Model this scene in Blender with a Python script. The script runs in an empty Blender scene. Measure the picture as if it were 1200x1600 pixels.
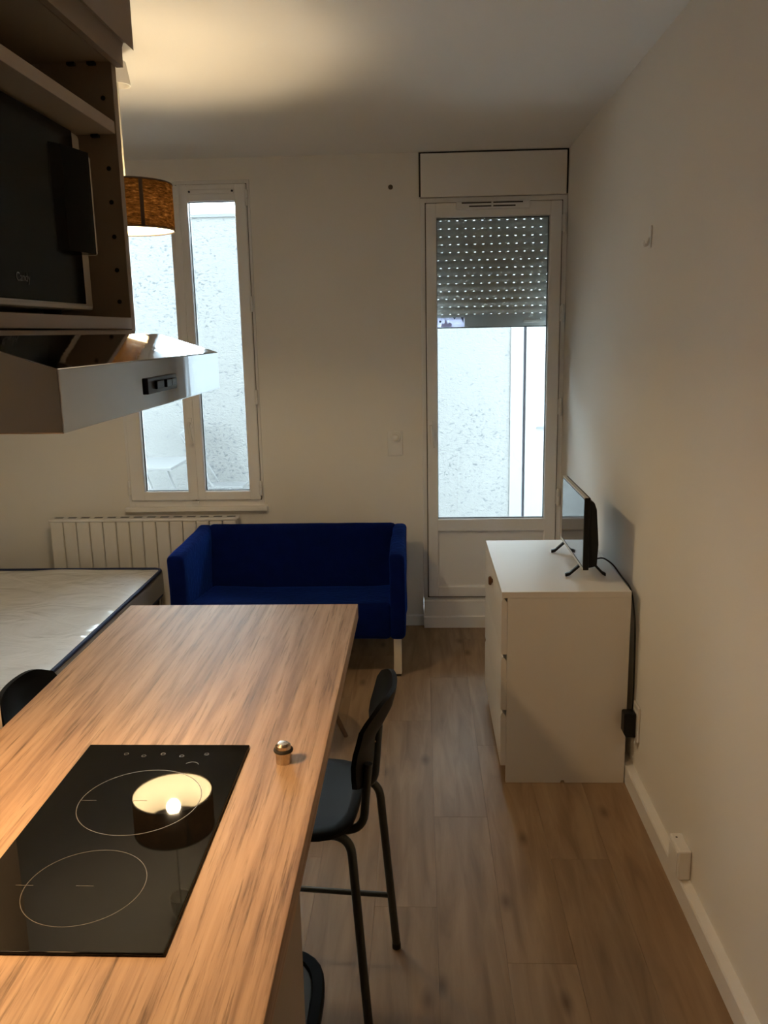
import bpy, bmesh, math, random
from mathutils import Vector, Matrix, noise as mnoise
random.seed(7)
scene = bpy.context.scene
C = scene.collection
PI = math.pi

# ------------------------------------------------------------------ camera
F_PX, PITCH, YAW, ROLL, CAM_Z = 1331.74, 0.2091, 0.0447, 0.0194, 1.7428
fwd = Vector((-math.sin(YAW) * math.cos(PITCH), math.cos(YAW) * math.cos(PITCH), -math.sin(PITCH)))
rgt = Vector((math.cos(YAW), math.sin(YAW), 0))
dwn = fwd.cross(rgt)
r2 = math.cos(ROLL) * rgt + math.sin(ROLL) * dwn
d2 = -math.sin(ROLL) * rgt + math.cos(ROLL) * dwn
cam_data = bpy.data.cameras.new('camera')
cam_data.sensor_fit = 'HORIZONTAL'
cam_data.sensor_width = 36.0
cam_data.lens = F_PX / 1200 * 36.0
cam_data.clip_start = 0.02
cam = bpy.data.objects.new('camera', cam_data)
M3 = Matrix((r2, -d2, -fwd)).transposed()
cam.matrix_world = Matrix.Translation((0, 0, CAM_Z)) @ M3.to_4x4()
C.objects.link(cam)
scene.camera = cam

# ------------------------------------------------------------------ light, exposure
SKY_STRENGTH = 12.5
LAMP_STRENGTH = 390.0
HOOD_STRENGTH = 150.0
world = bpy.data.worlds.new('overcast_sky')
scene.world = world
world.use_nodes = True
wn = world.node_tree.nodes; wl = world.node_tree.links
wn.clear()
wo = wn.new('ShaderNodeOutputWorld'); wb = wn.new('ShaderNodeBackground')
wb.inputs['Color'].default_value = (0.74, 0.90, 1.0, 1)
wb.inputs['Strength'].default_value = SKY_STRENGTH
wl.new(wb.outputs[0], wo.inputs[0])
vs = scene.view_settings
vs.view_transform = 'Standard'; vs.look = 'None'; vs.gamma = 1; vs.exposure = 1.0
vs.use_curve_mapping = False
scene.cycles.max_bounces = 14
scene.cycles.diffuse_bounces = 7
scene.cycles.glossy_bounces = 5
scene.cycles.transparent_max_bounces = 16
scene.cycles.caustics_reflective = False
scene.cycles.sample_clamp_indirect = 6.0

# ------------------------------------------------------------------ room numbers
D = 4.9136          # inner face of the window wall
ZC = 2.684          # ceiling
XR = 0.812          # right wall
XL = -2.95          # left wall of the bed alcove
XP = -0.80          # kitchen wall (left)
YP = 1.470          # where the kitchen wall ends
YF = -2.4           # wall behind the camera
WT = 0.30

# ------------------------------------------------------------------ materials
MATS = {}
def new_mat(name):
    m = bpy.data.materials.new(name); m.use_nodes = True
    m.node_tree.nodes.clear()
    return m, m.node_tree.nodes, m.node_tree.links
def P(name, col, rough=0.5, metal=0.0, var=0.06, scale=9.0, bump=0.0, bscale=120.0, stretch=(1, 1, 1), spec=0.5, coat=0.0, coat_rough=0.1, sheen=0.0, bdist=0.002, tint=None):
    m, n, l = new_mat(name)
    out = n.new('ShaderNodeOutputMaterial'); b = n.new('ShaderNodeBsdfPrincipled')
    l.new(b.outputs[0], out.inputs[0])
    b.inputs['Roughness'].default_value = rough; b.inputs['Metallic'].default_value = metal
    b.inputs['Specular IOR Level'].default_value = spec
    b.inputs['Coat Weight'].default_value = coat; b.inputs['Coat Roughness'].default_value = coat_rough
    b.inputs['Sheen Weight'].default_value = sheen
    if tint: b.inputs['Sheen Tint'].default_value = (*tint, 1); b.inputs['Sheen Roughness'].default_value = 0.35
    tc = n.new('ShaderNodeTexCoord'); mp = n.new('ShaderNodeMapping'); mp.inputs['Scale'].default_value = stretch
    l.new(tc.outputs['Object'], mp.inputs['Vector'])
    nz = n.new('ShaderNodeTexNoise'); nz.inputs['Scale'].default_value = scale; nz.inputs['Detail'].default_value = 4
    l.new(mp.outputs[0], nz.inputs['Vector'])
    mix = n.new('ShaderNodeMix'); mix.data_type = 'RGBA'
    mix.inputs['A'].default_value = (*[c * (1 - var) for c in col], 1)
    mix.inputs['B'].default_value = (*[min(1, c * (1 + var)) for c in col], 1)
    l.new(nz.outputs['Fac'], mix.inputs['Factor']); l.new(mix.outputs['Result'], b.inputs['Base Color'])
    if bump > 0:
        n2 = n.new('ShaderNodeTexNoise'); n2.inputs['Scale'].default_value = bscale; n2.inputs['Detail'].default_value = 3
        l.new(mp.outputs[0], n2.inputs['Vector'])
        bp = n.new('ShaderNodeBump'); bp.inputs['Strength'].default_value = bump; bp.inputs['Distance'].default_value = bdist
        l.new(n2.outputs['Fac'], bp.inputs['Height']); l.new(bp.outputs[0], b.inputs['Normal'])
        if coat: l.new(bp.outputs[0], b.inputs['Coat Normal'])
    MATS[name] = m
    return m
def emission(name, col, strength):
    m, n, l = new_mat(name)
    out = n.new('ShaderNodeOutputMaterial'); e = n.new('ShaderNodeEmission')
    e.inputs['Color'].default_value = (*col, 1); e.inputs['Strength'].default_value = strength
    l.new(e.outputs[0], out.inputs[0]); MATS[name] = m; return m

P('wall_paint', (0.80, 0.78, 0.74), 0.85, var=0.02, scale=2.5, bump=0.15, bscale=180, spec=0.25)
P('ceiling_paint', (0.82, 0.81, 0.79), 0.9, var=0.02, scale=2, bump=0.1, bscale=140, spec=0.2)
P('white_trim', (0.80, 0.79, 0.77), 0.45, var=0.02, spec=0.4)
P('upvc', (0.80, 0.80, 0.80), 0.32, var=0.015, spec=0.45)
P('upvc_dark_gap', (0.03, 0.03, 0.03), 0.7)
P('gasket', (0.015, 0.017, 0.02), 0.5)
P('gap_shade_grey', (0.06, 0.055, 0.05), 0.7)  # dark tone for the painted shadow gaps of window and door
P('hinge_white', (0.75, 0.75, 0.74), 0.35, var=0.02)
P('white_laminate', (0.80, 0.785, 0.76), 0.38, var=0.015, spec=0.45)
P('black_plastic', (0.008, 0.008, 0.009), 0.4, var=0.1, spec=0.22)
P('black_gloss', (0.004, 0.004, 0.004), 0.18, var=0.1, spec=0.08)
P('screen_glass', (0.008, 0.009, 0.011), 0.07, var=0.05, spec=1.0)
P('hob_glass', (0.003, 0.003, 0.003), 0.02, var=0.1, spec=0.26)
P('hob_print', (0.055, 0.05, 0.046), 0.4)
P('silver_plastic', (0.58, 0.55, 0.50), 0.4, metal=0.25, var=0.05)
P('chrome_steel', (0.56, 0.60, 0.66), 0.05, metal=1.0, var=0.02, bump=0.12, bscale=9, stretch=(1, 1, 0.35), bdist=0.003)
P('dark_filter', (0.10, 0.09, 0.08), 0.5, metal=0.6)
P('brushed_steel', (0.62, 0.55, 0.47), 0.25, metal=1.0, var=0.04)
P('rubber', (0.008, 0.008, 0.008), 0.6)
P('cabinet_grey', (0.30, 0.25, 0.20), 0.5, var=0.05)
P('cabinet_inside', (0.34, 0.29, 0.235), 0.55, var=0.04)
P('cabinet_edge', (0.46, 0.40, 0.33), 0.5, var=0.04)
P('pin_hole', (0.008, 0.007, 0.006), 0.8)
P('sofa_blue', (0.0022, 0.0085, 0.080), 0.95, var=0.25, scale=14, bump=0.6, bscale=30, spec=0.03, sheen=0.55, tint=(0.03, 0.14, 0.9), bdist=0.006)
P('sofa_leg_white', (0.72, 0.67, 0.58), 0.4)
P('radiator_white', (0.78, 0.76, 0.72), 0.4, var=0.02)
P('radiator_top', (0.80, 0.80, 0.80), 0.22, var=0.02)
P('piping_blue', (0.01, 0.022, 0.08), 0.7, var=0.2)
P('mattress_side', (0.50, 0.50, 0.49), 0.6, var=0.05, bump=0.3, bscale=60)
P('dark_wood', (0.035, 0.025, 0.018), 0.6, var=0.2)
P('stool_black', (0.006, 0.006, 0.007), 0.45, var=0.15, spec=0.10, bump=0.08, bscale=300)
P('stool_tube', (0.045, 0.05, 0.047), 0.38, metal=0.3, var=0.1)
P('bin_black', (0.005, 0.005, 0.005), 0.6, spec=0.08)
P('bin_grey', (0.12, 0.125, 0.108), 0.6, var=0.08)
P('leg_wood', (0.16, 0.085, 0.045), 0.5, var=0.2, scale=6, stretch=(4, 4, 0.4))
P('wood_knob', (0.14, 0.06, 0.025), 0.45, var=0.25, scale=30)
P('wall_plug', (0.10, 0.075, 0.055), 0.7)
P('lining_white', (0.85, 0.80, 0.70), 0.7)
P('shade_trim', (0.035, 0.018, 0.008), 0.7)
P('shutter_slat', (0.50, 0.50, 0.46), 0.5, var=0.05)
P('shutter_bar', (0.42, 0.44, 0.43), 0.42, var=0.04)
P('sticker_pale', (0.72, 0.74, 0.84), 0.5, var=0.1, scale=40)
P('sticker_lilac', (0.42, 0.38, 0.58), 0.5)
P('sticker_dark', (0.03, 0.035, 0.07), 0.5)
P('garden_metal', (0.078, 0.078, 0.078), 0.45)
P('yard_ground', (0.62, 0.62, 0.61), 0.9, var=0.15, bump=0.4, bscale=40)
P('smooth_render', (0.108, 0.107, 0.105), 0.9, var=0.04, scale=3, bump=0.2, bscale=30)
P('crack_dark', (0.05, 0.05, 0.06), 0.95, var=0.6, scale=12)
P('coping', (0.068, 0.07, 0.072), 0.9, var=0.1)
P('cord_white', (0.7, 0.68, 0.62), 0.5)
P('text_grey', (0.10, 0.10, 0.10), 0.4)
emission('bulb_glow', (1.0, 0.76, 0.45), LAMP_STRENGTH)
emission('hood_lamp_glow', (1.0, 0.60, 0.27), HOOD_STRENGTH)

def glass_mat():
    m, n, l = new_mat('window_glass')
    out = n.new('ShaderNodeOutputMaterial'); t = n.new('ShaderNodeBsdfTransparent'); g = n.new('ShaderNodeBsdfGlossy')
    t.inputs['Color'].default_value = (0.97, 0.985, 0.98, 1); g.inputs['Roughness'].default_value = 0.01
    f = n.new('ShaderNodeFresnel'); f.inputs['IOR'].default_value = 1.45
    mx = n.new('ShaderNodeMixShader')
    l.new(f.outputs[0], mx.inputs[0]); l.new(t.outputs[0], mx.inputs[1]); l.new(g.outputs[0], mx.inputs[2]); l.new(mx.outputs[0], out.inputs[0])
    MATS['window_glass'] = m
glass_mat()

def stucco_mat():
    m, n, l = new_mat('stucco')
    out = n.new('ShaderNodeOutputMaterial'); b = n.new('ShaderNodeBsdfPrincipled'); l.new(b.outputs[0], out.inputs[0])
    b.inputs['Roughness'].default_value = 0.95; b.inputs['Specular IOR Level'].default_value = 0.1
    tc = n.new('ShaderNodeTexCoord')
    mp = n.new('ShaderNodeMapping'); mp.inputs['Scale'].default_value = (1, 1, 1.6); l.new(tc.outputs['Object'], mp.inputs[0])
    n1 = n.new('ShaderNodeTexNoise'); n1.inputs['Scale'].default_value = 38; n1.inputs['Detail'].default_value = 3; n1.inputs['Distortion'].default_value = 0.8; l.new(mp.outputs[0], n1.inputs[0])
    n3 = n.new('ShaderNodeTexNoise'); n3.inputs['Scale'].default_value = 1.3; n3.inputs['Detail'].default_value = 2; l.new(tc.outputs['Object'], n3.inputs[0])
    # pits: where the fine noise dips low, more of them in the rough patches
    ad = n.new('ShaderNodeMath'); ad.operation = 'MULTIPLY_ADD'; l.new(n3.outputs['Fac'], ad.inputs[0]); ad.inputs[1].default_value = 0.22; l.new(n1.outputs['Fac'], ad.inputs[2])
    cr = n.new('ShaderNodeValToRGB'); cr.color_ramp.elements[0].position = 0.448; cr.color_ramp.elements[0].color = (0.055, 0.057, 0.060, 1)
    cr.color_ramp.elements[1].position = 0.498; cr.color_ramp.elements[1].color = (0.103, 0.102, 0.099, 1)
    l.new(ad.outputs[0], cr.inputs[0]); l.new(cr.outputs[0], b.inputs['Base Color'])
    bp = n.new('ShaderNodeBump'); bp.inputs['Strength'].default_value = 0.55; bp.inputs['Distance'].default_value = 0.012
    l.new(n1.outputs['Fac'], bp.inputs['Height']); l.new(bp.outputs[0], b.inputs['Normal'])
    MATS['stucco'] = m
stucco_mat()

def counter_mat():
    m, n, l = new_mat('counter_wood')
    out = n.new('ShaderNodeOutputMaterial'); b = n.new('ShaderNodeBsdfPrincipled'); l.new(b.outputs[0], out.inputs[0])
    b.inputs['Roughness'].default_value = 0.46; b.inputs['Specular IOR Level'].default_value = 0.26
    tc = n.new('ShaderNodeTexCoord')
    mp = n.new('ShaderNodeMapping'); mp.inputs['Scale'].default_value = (1, 0.045, 1); mp.inputs['Rotation'].default_value = (0, 0, 0.03); l.new(tc.outputs['Object'], mp.inputs[0])
    a = n.new('ShaderNodeTexNoise'); a.inputs['Scale'].default_value = 42; a.inputs['Detail'].default_value = 7; a.inputs['Roughness'].default_value = 0.62; a.inputs['Distortion'].default_value = 0.35; l.new(mp.outputs[0], a.inputs[0])
    mp2 = n.new('ShaderNodeMapping'); mp2.inputs['Scale'].default_value = (1, 0.035, 1); l.new(tc.outputs['Object'], mp2.inputs[0])
    f = n.new('ShaderNodeTexNoise'); f.inputs['Scale'].default_value = 130; f.inputs['Detail'].default_value = 5; f.inputs['Roughness'].default_value = 0.7; l.new(mp2.outputs[0], f.inputs[0])
    mp3 = n.new('ShaderNodeMapping'); mp3.inputs['Scale'].default_value = (1, 0.16, 1); l.new(tc.outputs['Object'], mp3.inputs[0])
    w = n.new('ShaderNodeTexNoise'); w.inputs['Scale'].default_value = 5.5; w.inputs['Detail'].default_value = 2; l.new(mp3.outputs[0], w.inputs[0])
    cr = n.new('ShaderNodeValToRGB'); e = cr.color_ramp.elements
    e[0].position = 0.34; e[0].color = (0.235, 0.150, 0.098, 1); e[1].position = 0.66; e[1].color = (0.51, 0.365, 0.245, 1)
    k = cr.color_ramp.elements.new(0.5); k.color = (0.41, 0.28, 0.185, 1)
    l.new(a.outputs['Fac'], cr.inputs[0])
    c2 = n.new('ShaderNodeValToRGB'); c2.color_ramp.elements[0].position = 0.33; c2.color_ramp.elements[0].color = (0.34, 0.32, 0.30, 1); c2.color_ramp.elements[1].position = 0.47; c2.color_ramp.elements[1].color = (1, 1, 1, 1)
    l.new(f.outputs['Fac'], c2.inputs[0])
    mx = n.new('ShaderNodeMix'); mx.data_type = 'RGBA'; mx.blend_type = 'MULTIPLY'; mx.inputs['Factor'].default_value = 0.85
    l.new(cr.outputs[0], mx.inputs['A']); l.new(c2.outputs[0], mx.inputs['B'])
    c3 = n.new('ShaderNodeValToRGB'); c3.color_ramp.elements[0].position = 0.35; c3.color_ramp.elements[0].color = (0.80, 0.80, 0.82, 1); c3.color_ramp.elements[1].position = 0.65; c3.color_ramp.elements[1].color = (1.0, 1.0, 1.0, 1)
    l.new(w.outputs['Fac'], c3.inputs[0])
    m2 = n.new('ShaderNodeMix'); m2.data_type = 'RGBA'; m2.blend_type = 'MULTIPLY'; m2.inputs['Factor'].default_value = 1.0
    l.new(mx.outputs['Result'], m2.inputs['A']); l.new(c3.outputs[0], m2.inputs['B'])
    l.new(m2.outputs['Result'], b.inputs['Base Color'])
    bp = n.new('ShaderNodeBump'); bp.inputs['Strength'].default_value = 0.12; bp.inputs['Distance'].default_value = 0.001
    l.new(f.outputs['Fac'], bp.inputs['Height']); l.new(bp.outputs[0], b.inputs['Normal'])
    MATS['counter_wood'] = m
counter_mat()

def plank_mat():
    m, n, l = new_mat('floor_oak')
    out = n.new('ShaderNodeOutputMaterial'); b = n.new('ShaderNodeBsdfPrincipled'); l.new(b.outputs[0], out.inputs[0])
    b.inputs['Roughness'].default_value = 0.5; b.inputs['Specular IOR Level'].default_value = 0.22
    tc = n.new('ShaderNodeTexCoord'); oi = n.new('ShaderNodeObjectInfo')
    sc = n.new('ShaderNodeMath'); sc.operation = 'MULTIPLY'; sc.inputs[1].default_value = 37.0; l.new(oi.outputs['Random'], sc.inputs[0])
    cb = n.new('ShaderNodeCombineXYZ'); l.new(sc.outputs[0], cb.inputs[2]); l.new(sc.outputs[0], cb.inputs[1])
    va = n.new('ShaderNodeVectorMath'); va.operation = 'ADD'; l.new(tc.outputs['Object'], va.inputs[0]); l.new(cb.outputs[0], va.inputs[1])
    mp = n.new('ShaderNodeMapping'); mp.inputs['Scale'].default_value = (1, 0.11, 1); l.new(va.outputs[0], mp.inputs[0])
    a = n.new('ShaderNodeTexNoise'); a.inputs['Scale'].default_value = 22; a.inputs['Detail'].default_value = 6; a.inputs['Distortion'].default_value = 0.6; l.new(mp.outputs[0], a.inputs[0])
    mk = n.new('ShaderNodeMapping'); mk.inputs['Scale'].default_value = (1, 0.42, 1); l.new(va.outputs[0], mk.inputs[0])
    v = n.new('ShaderNodeTexVoronoi'); v.voronoi_dimensions = '2D'; v.inputs['Scale'].default_value = 3.4; v.inputs['Randomness'].default_value = 1.0; l.new(mk.outputs[0], v.inputs['Vector'])
    kr = n.new('ShaderNodeValToRGB'); kr.color_ramp.elements[0].position = 0.01; kr.color_ramp.elements[0].color = (0.40, 0.34, 0.30, 1); kr.color_ramp.elements[1].position = 0.085; kr.color_ramp.elements[1].color = (1, 1, 1, 1)
    l.new(v.outputs['Distance'], kr.inputs[0])
    cr = n.new('ShaderNodeValToRGB'); e = cr.color_ramp.elements
    e[0].position = 0.3; e[0].color = (0.215, 0.135, 0.076, 1); e[1].position = 0.7; e[1].color = (0.35, 0.235, 0.14, 1)
    l.new(a.outputs['Fac'], cr.inputs[0])
    mx = n.new('ShaderNodeMix'); mx.data_type = 'RGBA'; mx.blend_type = 'MULTIPLY'; mx.inputs['Factor'].default_value = 0.75
    l.new(cr.outputs[0], mx.inputs['A']); l.new(kr.outputs[0], mx.inputs['B'])
    hs = n.new('ShaderNodeHueSaturation'); mr = n.new('ShaderNodeMapRange'); mr.inputs['To Min'].default_value = 0.95; mr.inputs['To Max'].default_value = 1.04
    l.new(oi.outputs['Random'], mr.inputs[0]); l.new(mr.outputs[0], hs.inputs['Value']); l.new(mx.outputs['Result'], hs.inputs['Color'])
    l.new(hs.outputs[0], b.inputs['Base Color'])
    bp = n.new('ShaderNodeBump'); bp.inputs['Strength'].default_value = 0.12; bp.inputs['Distance'].default_value = 0.001
    l.new(a.outputs['Fac'], bp.inputs['Height']); l.new(bp.outputs[0], b.inputs['Normal'])
    MATS['floor_oak'] = m
plank_mat()

def shade_mat():
    m, n, l = new_mat('shade_weave')
    out = n.new('ShaderNodeOutputMaterial'); d = n.new('ShaderNodeBsdfDiffuse'); t = n.new('ShaderNodeBsdfTranslucent')
    tc = n.new('ShaderNodeTexCoord'); mp = n.new('ShaderNodeMapping'); mp.inputs['Scale'].default_value = (1, 1, 4.5); l.new(tc.outputs['Object'], mp.inputs[0])
    a = n.new('ShaderNodeTexNoise'); a.inputs['Scale'].default_value = 38; a.inputs['Detail'].default_value = 6; a.inputs['Roughness'].default_value = 0.7; l.new(mp.outputs[0], a.inputs[0])
    cr = n.new('ShaderNodeValToRGB'); e = cr.color_ramp.elements
    e[0].position = 0.36; e[0].color = (0.020, 0.010, 0.004, 1); e[1].position = 0.72; e[1].color = (0.19, 0.115, 0.048, 1)
    k = e.new(0.55); k.color = (0.068, 0.034, 0.012, 1)
    l.new(a.outputs['Fac'], cr.inputs[0]); l.new(cr.outputs[0], d.inputs['Color']); l.new(cr.outputs[0], t.inputs['Color'])
    mx = n.new('ShaderNodeMixShader'); mx.inputs[0].default_value = 0.5
    l.new(d.outputs[0], mx.inputs[1]); l.new(t.outputs[0], mx.inputs[2]); l.new(mx.outputs[0], out.inputs[0])
    MATS['shade_weave'] = m
    m, n, l = new_mat('shade_lining')
    out = n.new('ShaderNodeOutputMaterial'); d = n.new('ShaderNodeBsdfDiffuse'); t = n.new('ShaderNodeBsdfTranslucent')
    d.inputs['Color'].default_value = (0.85, 0.80, 0.68, 1); t.inputs['Color'].default_value = (0.55, 0.45, 0.3, 1)
    mx = n.new('ShaderNodeMixShader'); mx.inputs[0].default_value = 0.2
    l.new(d.outputs[0], mx.inputs[1]); l.new(t.outputs[0], mx.inputs[2]); l.new(mx.outputs[0], out.inputs[0])
    MATS['shade_lining'] = m
shade_mat()

def mattress_mat():
    m, n, l = new_mat('mattress_wrapped')
    out = n.new('ShaderNodeOutputMaterial'); b = n.new('ShaderNodeBsdfPrincipled'); l.new(b.outputs[0], out.inputs[0])
    b.inputs['Roughness'].default_value = 0.6; b.inputs['Coat Weight'].default_value = 1.0; b.inputs['Coat Roughness'].default_value = 0.16
    tc = n.new('ShaderNodeTexCoord')
    a = n.new('ShaderNodeTexNoise'); a.inputs['Scale'].default_value = 4; a.inputs['Detail'].default_value = 5; l.new(tc.outputs['Object'], a.inputs[0])
    mx = n.new('ShaderNodeMix'); mx.data_type = 'RGBA'; mx.inputs['A'].default_value = (0.70, 0.71, 0.72, 1); mx.inputs['B'].default_value = (0.84, 0.85, 0.86, 1)
    l.new(a.outputs['Fac'], mx.inputs['Factor']); l.new(mx.outputs['Result'], b.inputs['Base Color'])
    mp = n.new('ShaderNodeMapping'); mp.inputs['Rotation'].default_value = (0, 0, 0.9); mp.inputs['Scale'].default_value = (1, 1.7, 1); l.new(tc.outputs['Object'], mp.inputs[0])
    w = n.new('ShaderNodeTexNoise'); w.inputs['Scale'].default_value = 3.2; w.inputs['Detail'].default_value = 3; w.inputs['Distortion'].default_value = 2.2; l.new(mp.outputs[0], w.inputs[0])
    bp = n.new('ShaderNodeBump'); bp.inputs['Strength'].default_value = 0.45; bp.inputs['Distance'].default_value = 0.02
    l.new(w.outputs['Fac'], bp.inputs['Height']); l.new(bp.outputs[0], b.inputs['Coat Normal'])
    b2 = n.new('ShaderNodeBump'); b2.inputs['Strength'].default_value = 0.15; b2.inputs['Distance'].default_value = 0.01
    l.new(a.outputs['Fac'], b2.inputs['Height']); l.new(b2.outputs[0], b.inputs['Normal'])
    MATS['mattress_wrapped'] = m
mattress_mat()

def film_mat(name, col):
    m, n, l = new_mat(name)
    out = n.new('ShaderNodeOutputMaterial'); d = n.new('ShaderNodeBsdfDiffuse'); t = n.new('ShaderNodeBsdfTranslucent')
    tc = n.new('ShaderNodeTexCoord'); a = n.new('ShaderNodeTexNoise'); a.inputs['Scale'].default_value = 30; l.new(tc.outputs['Object'], a.inputs[0])
    mx0 = n.new('ShaderNodeMix'); mx0.data_type = 'RGBA'; mx0.inputs['A'].default_value = (*[c * .8 for c in col], 1); mx0.inputs['B'].default_value = (*col, 1)
    l.new(a.outputs['Fac'], mx0.inputs['Factor']); l.new(mx0.outputs['Result'], d.inputs['Color']); l.new(mx0.outputs['Result'], t.inputs['Color'])
    mx = n.new('ShaderNodeMixShader'); mx.inputs[0].default_value = 0.6
    l.new(d.outputs[0], mx.inputs[1]); l.new(t.outputs[0], mx.inputs[2]); l.new(mx.outputs[0], out.inputs[0]); MATS[name] = m
film_mat('sticker_film', (0.62, 0.63, 0.74))

# ------------------------------------------------------------------ mesh helpers
class MB:
    def __init__(self): self.bm = bmesh.new(); self.curved = False
    def _merge(self, t):
        me = bpy.data.meshes.new('t'); t.to_mesh(me); t.free(); self.bm.from_mesh(me); bpy.data.meshes.remove(me)
    def box(self, x0, x1, y0, y1, z0, z1, bev=0.0, seg=2, cuts=0):
        t = bmesh.new(); r = bmesh.ops.create_cube(t, size=1)
        for v in t.verts:
            v.co = Vector(((x0 + x1) / 2 + v.co.x * (x1 - x0), (y0 + y1) / 2 + v.co.y * (y1 - y0), (z0 + z1) / 2 + v.co.z * (z1 - z0)))
        if bev > 0: bmesh.ops.bevel(t, geom=list(t.edges), offset=bev, segments=seg, affect='EDGES', profile=0.5)
        if cuts: bmesh.ops.subdivide_edges(t, edges=list(t.edges), cuts=cuts, use_grid_fill=True)
        self._merge(t); return self
    def prism(self, poly, axis, a0, a1, bev=0.0):
        t = bmesh.new()
        def mk(p, a):
            if axis == 'y': return (p[0], a, p[1])
            if axis == 'x': return (a, p[0], p[1])
            return (p[0], p[1], a)
        A = [t.verts.new(mk(p, a0)) for p in poly]; B = [t.verts.new(mk(p, a1)) for p in poly]
        t.faces.new(A); t.faces.new(B[::-1])
        for i in range(len(poly)):
            j = (i + 1) % len(poly); t.faces.new((A[i], B[i], B[j], A[j]))
        bmesh.ops.recalc_face_normals(t, faces=list(t.faces))
        if bev > 0: bmesh.ops.bevel(t, geom=list(t.edges), offset=bev, segments=2, affect='EDGES', profile=0.5)
        self._merge(t); return self
    def tube(self, pts, r, seg=12, caps=True, radii=None):
        self.curved = True
        pts = [Vector(p) for p in pts]; n = len(pts); rings = []
        tan = [(pts[min(i + 1, n - 1)] - pts[max(i - 1, 0)]).normalized() for i in range(n)]
        up = Vector((0, 0, 1)) if abs(tan[0].z) < 0.9 else Vector((1, 0, 0))
        nrm = (up - tan[0] * up.dot(tan[0])).normalized()
        for i in range(n):
            nrm = (nrm - tan[i] * nrm.dot(tan[i])).normalized(); bi = tan[i].cross(nrm)
            rr = radii[i] if radii else r
            rings.append([self.bm.verts.new(pts[i] + (nrm * math.cos(2 * PI * k / seg) + bi * math.sin(2 * PI * k / seg)) * rr) for k in range(seg)])
        for i in range(n - 1):
            for k in range(seg):
                self.bm.faces.new((rings[i][k], rings[i][(k + 1) % seg], rings[i + 1][(k + 1) % seg], rings[i + 1][k]))
        if caps: self.bm.faces.new(rings[0][::-1]); self.bm.faces.new(rings[-1])
        return self
    def lathe(self, prof, c, seg=32, axis='z'):
        self.curved = True
        rings = []
        for r, h in prof:
            ring = []
            for k in range(seg):
                a = 2 * PI * k / seg; p = (r * math.cos(a), r * math.sin(a), h)
                if axis == 'x': p = (h, p[0], p[1])
                if axis == 'y': p = (p[0], h, p[1])
                ring.append(self.bm.verts.new((c[0] + p[0], c[1] + p[1], c[2] + p[2])))
            rings.append(ring)
        for i in range(len(rings) - 1):
            for k in range(seg):
                self.bm.faces.new((rings[i][k], rings[i][(k + 1) % seg], rings[i + 1][(k + 1) % seg], rings[i + 1][k]))
        if prof[0][0] > 1e-5: self.bm.faces.new(rings[0][::-1])
        if prof[-1][0] > 1e-5: self.bm.faces.new(rings[-1])
        bmesh.ops.remove_doubles(self.bm, verts=list(self.bm.verts), dist=1e-6)
        return self
    def grid(self, fn, nu, nv, thick=None):
        V = [[self.bm.verts.new(fn(i / nu, j / nv)) for j in range(nv + 1)] for i in range(nu + 1)]
        for i in range(nu):
            for j in range(nv):
                self.bm.faces.new((V[i][j], V[i + 1][j], V[i + 1][j + 1], V[i][j + 1]))
        return V
    def done(self, name, mat, parent=None, smooth=True, angle=None, recalc=True):
        if angle is None: angle = 40 if self.curved else 12; 
        if recalc: bmesh.ops.recalc_face_normals(self.bm, faces=list(self.bm.faces))
        me = bpy.data.meshes.new(name); self.bm.to_mesh(me); self.bm.free()
        mats = mat if isinstance(mat, (list, tuple)) else [mat]
        for mm in mats: me.materials.append(MATS[mm])
        if smooth:
            for p in me.polygons: p.use_smooth = True
            me.set_sharp_from_angle(angle=math.radians(angle))
        o = bpy.data.objects.new(name, me); C.objects.link(o)
        if parent is not None: attach(o, parent)
        return o
def attach(o, parent):
    o.parent = parent
    w = parent
    inv = Matrix.Identity(4)
    chain = []
    while w is not None: chain.append(w); w = w.parent
    m = Matrix.Identity(4)
    for w in reversed(chain): m = m @ w.matrix_parent_inverse @ w.matrix_basis
    o.matrix_parent_inverse = m.inverted()
def tag(o, label, cat, group=None):
    o['label'] = label; o['category'] = cat
    if group: o['group'] = group
    return o
def thing(name, label, cat, loc=(0, 0, 0), group=None):
    o = bpy.data.objects.new(name, None); o.empty_display_size = 0.05; C.objects.link(o); o.location = loc
    return tag(o, label, cat, group)
def struct(o): o['kind'] = 'structure'; return o
def struct_empty(name, loc):
    o = bpy.data.objects.new(name, None); o.empty_display_size = 0.05; C.objects.link(o); o.location = loc
    return struct(o)
def copy_tree(o, parent=None):
    c = o.copy(); C.objects.link(c)
    if parent is not None: c.parent = parent
    for ch in o.children: copy_tree(ch, c)
    return c
def bx(name, mat, parent, x0, x1, y0, y1, z0, z1, bev=0.0, seg=2):
    return MB().box(x0, x1, y0, y1, z0, z1, bev, seg).done(name, mat, parent)
def fillet(pts, r, n=6):
    pts = [Vector(p) for p in pts]; out = [pts[0]]
    for i in range(1, len(pts) - 1):
        a = (pts[i - 1] - pts[i]); b = (pts[i + 1] - pts[i]); rr = min(r, a.length * .49, b.length * .49)
        p0 = pts[i] + a.normalized() * rr; p1 = pts[i] + b.normalized() * rr
        for k in range(n + 1):
            t = k / n; out.append(p0 * (1 - t) ** 2 + pts[i] * 2 * t * (1 - t) + p1 * t * t)
    out.append(pts[-1]); return out

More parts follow.
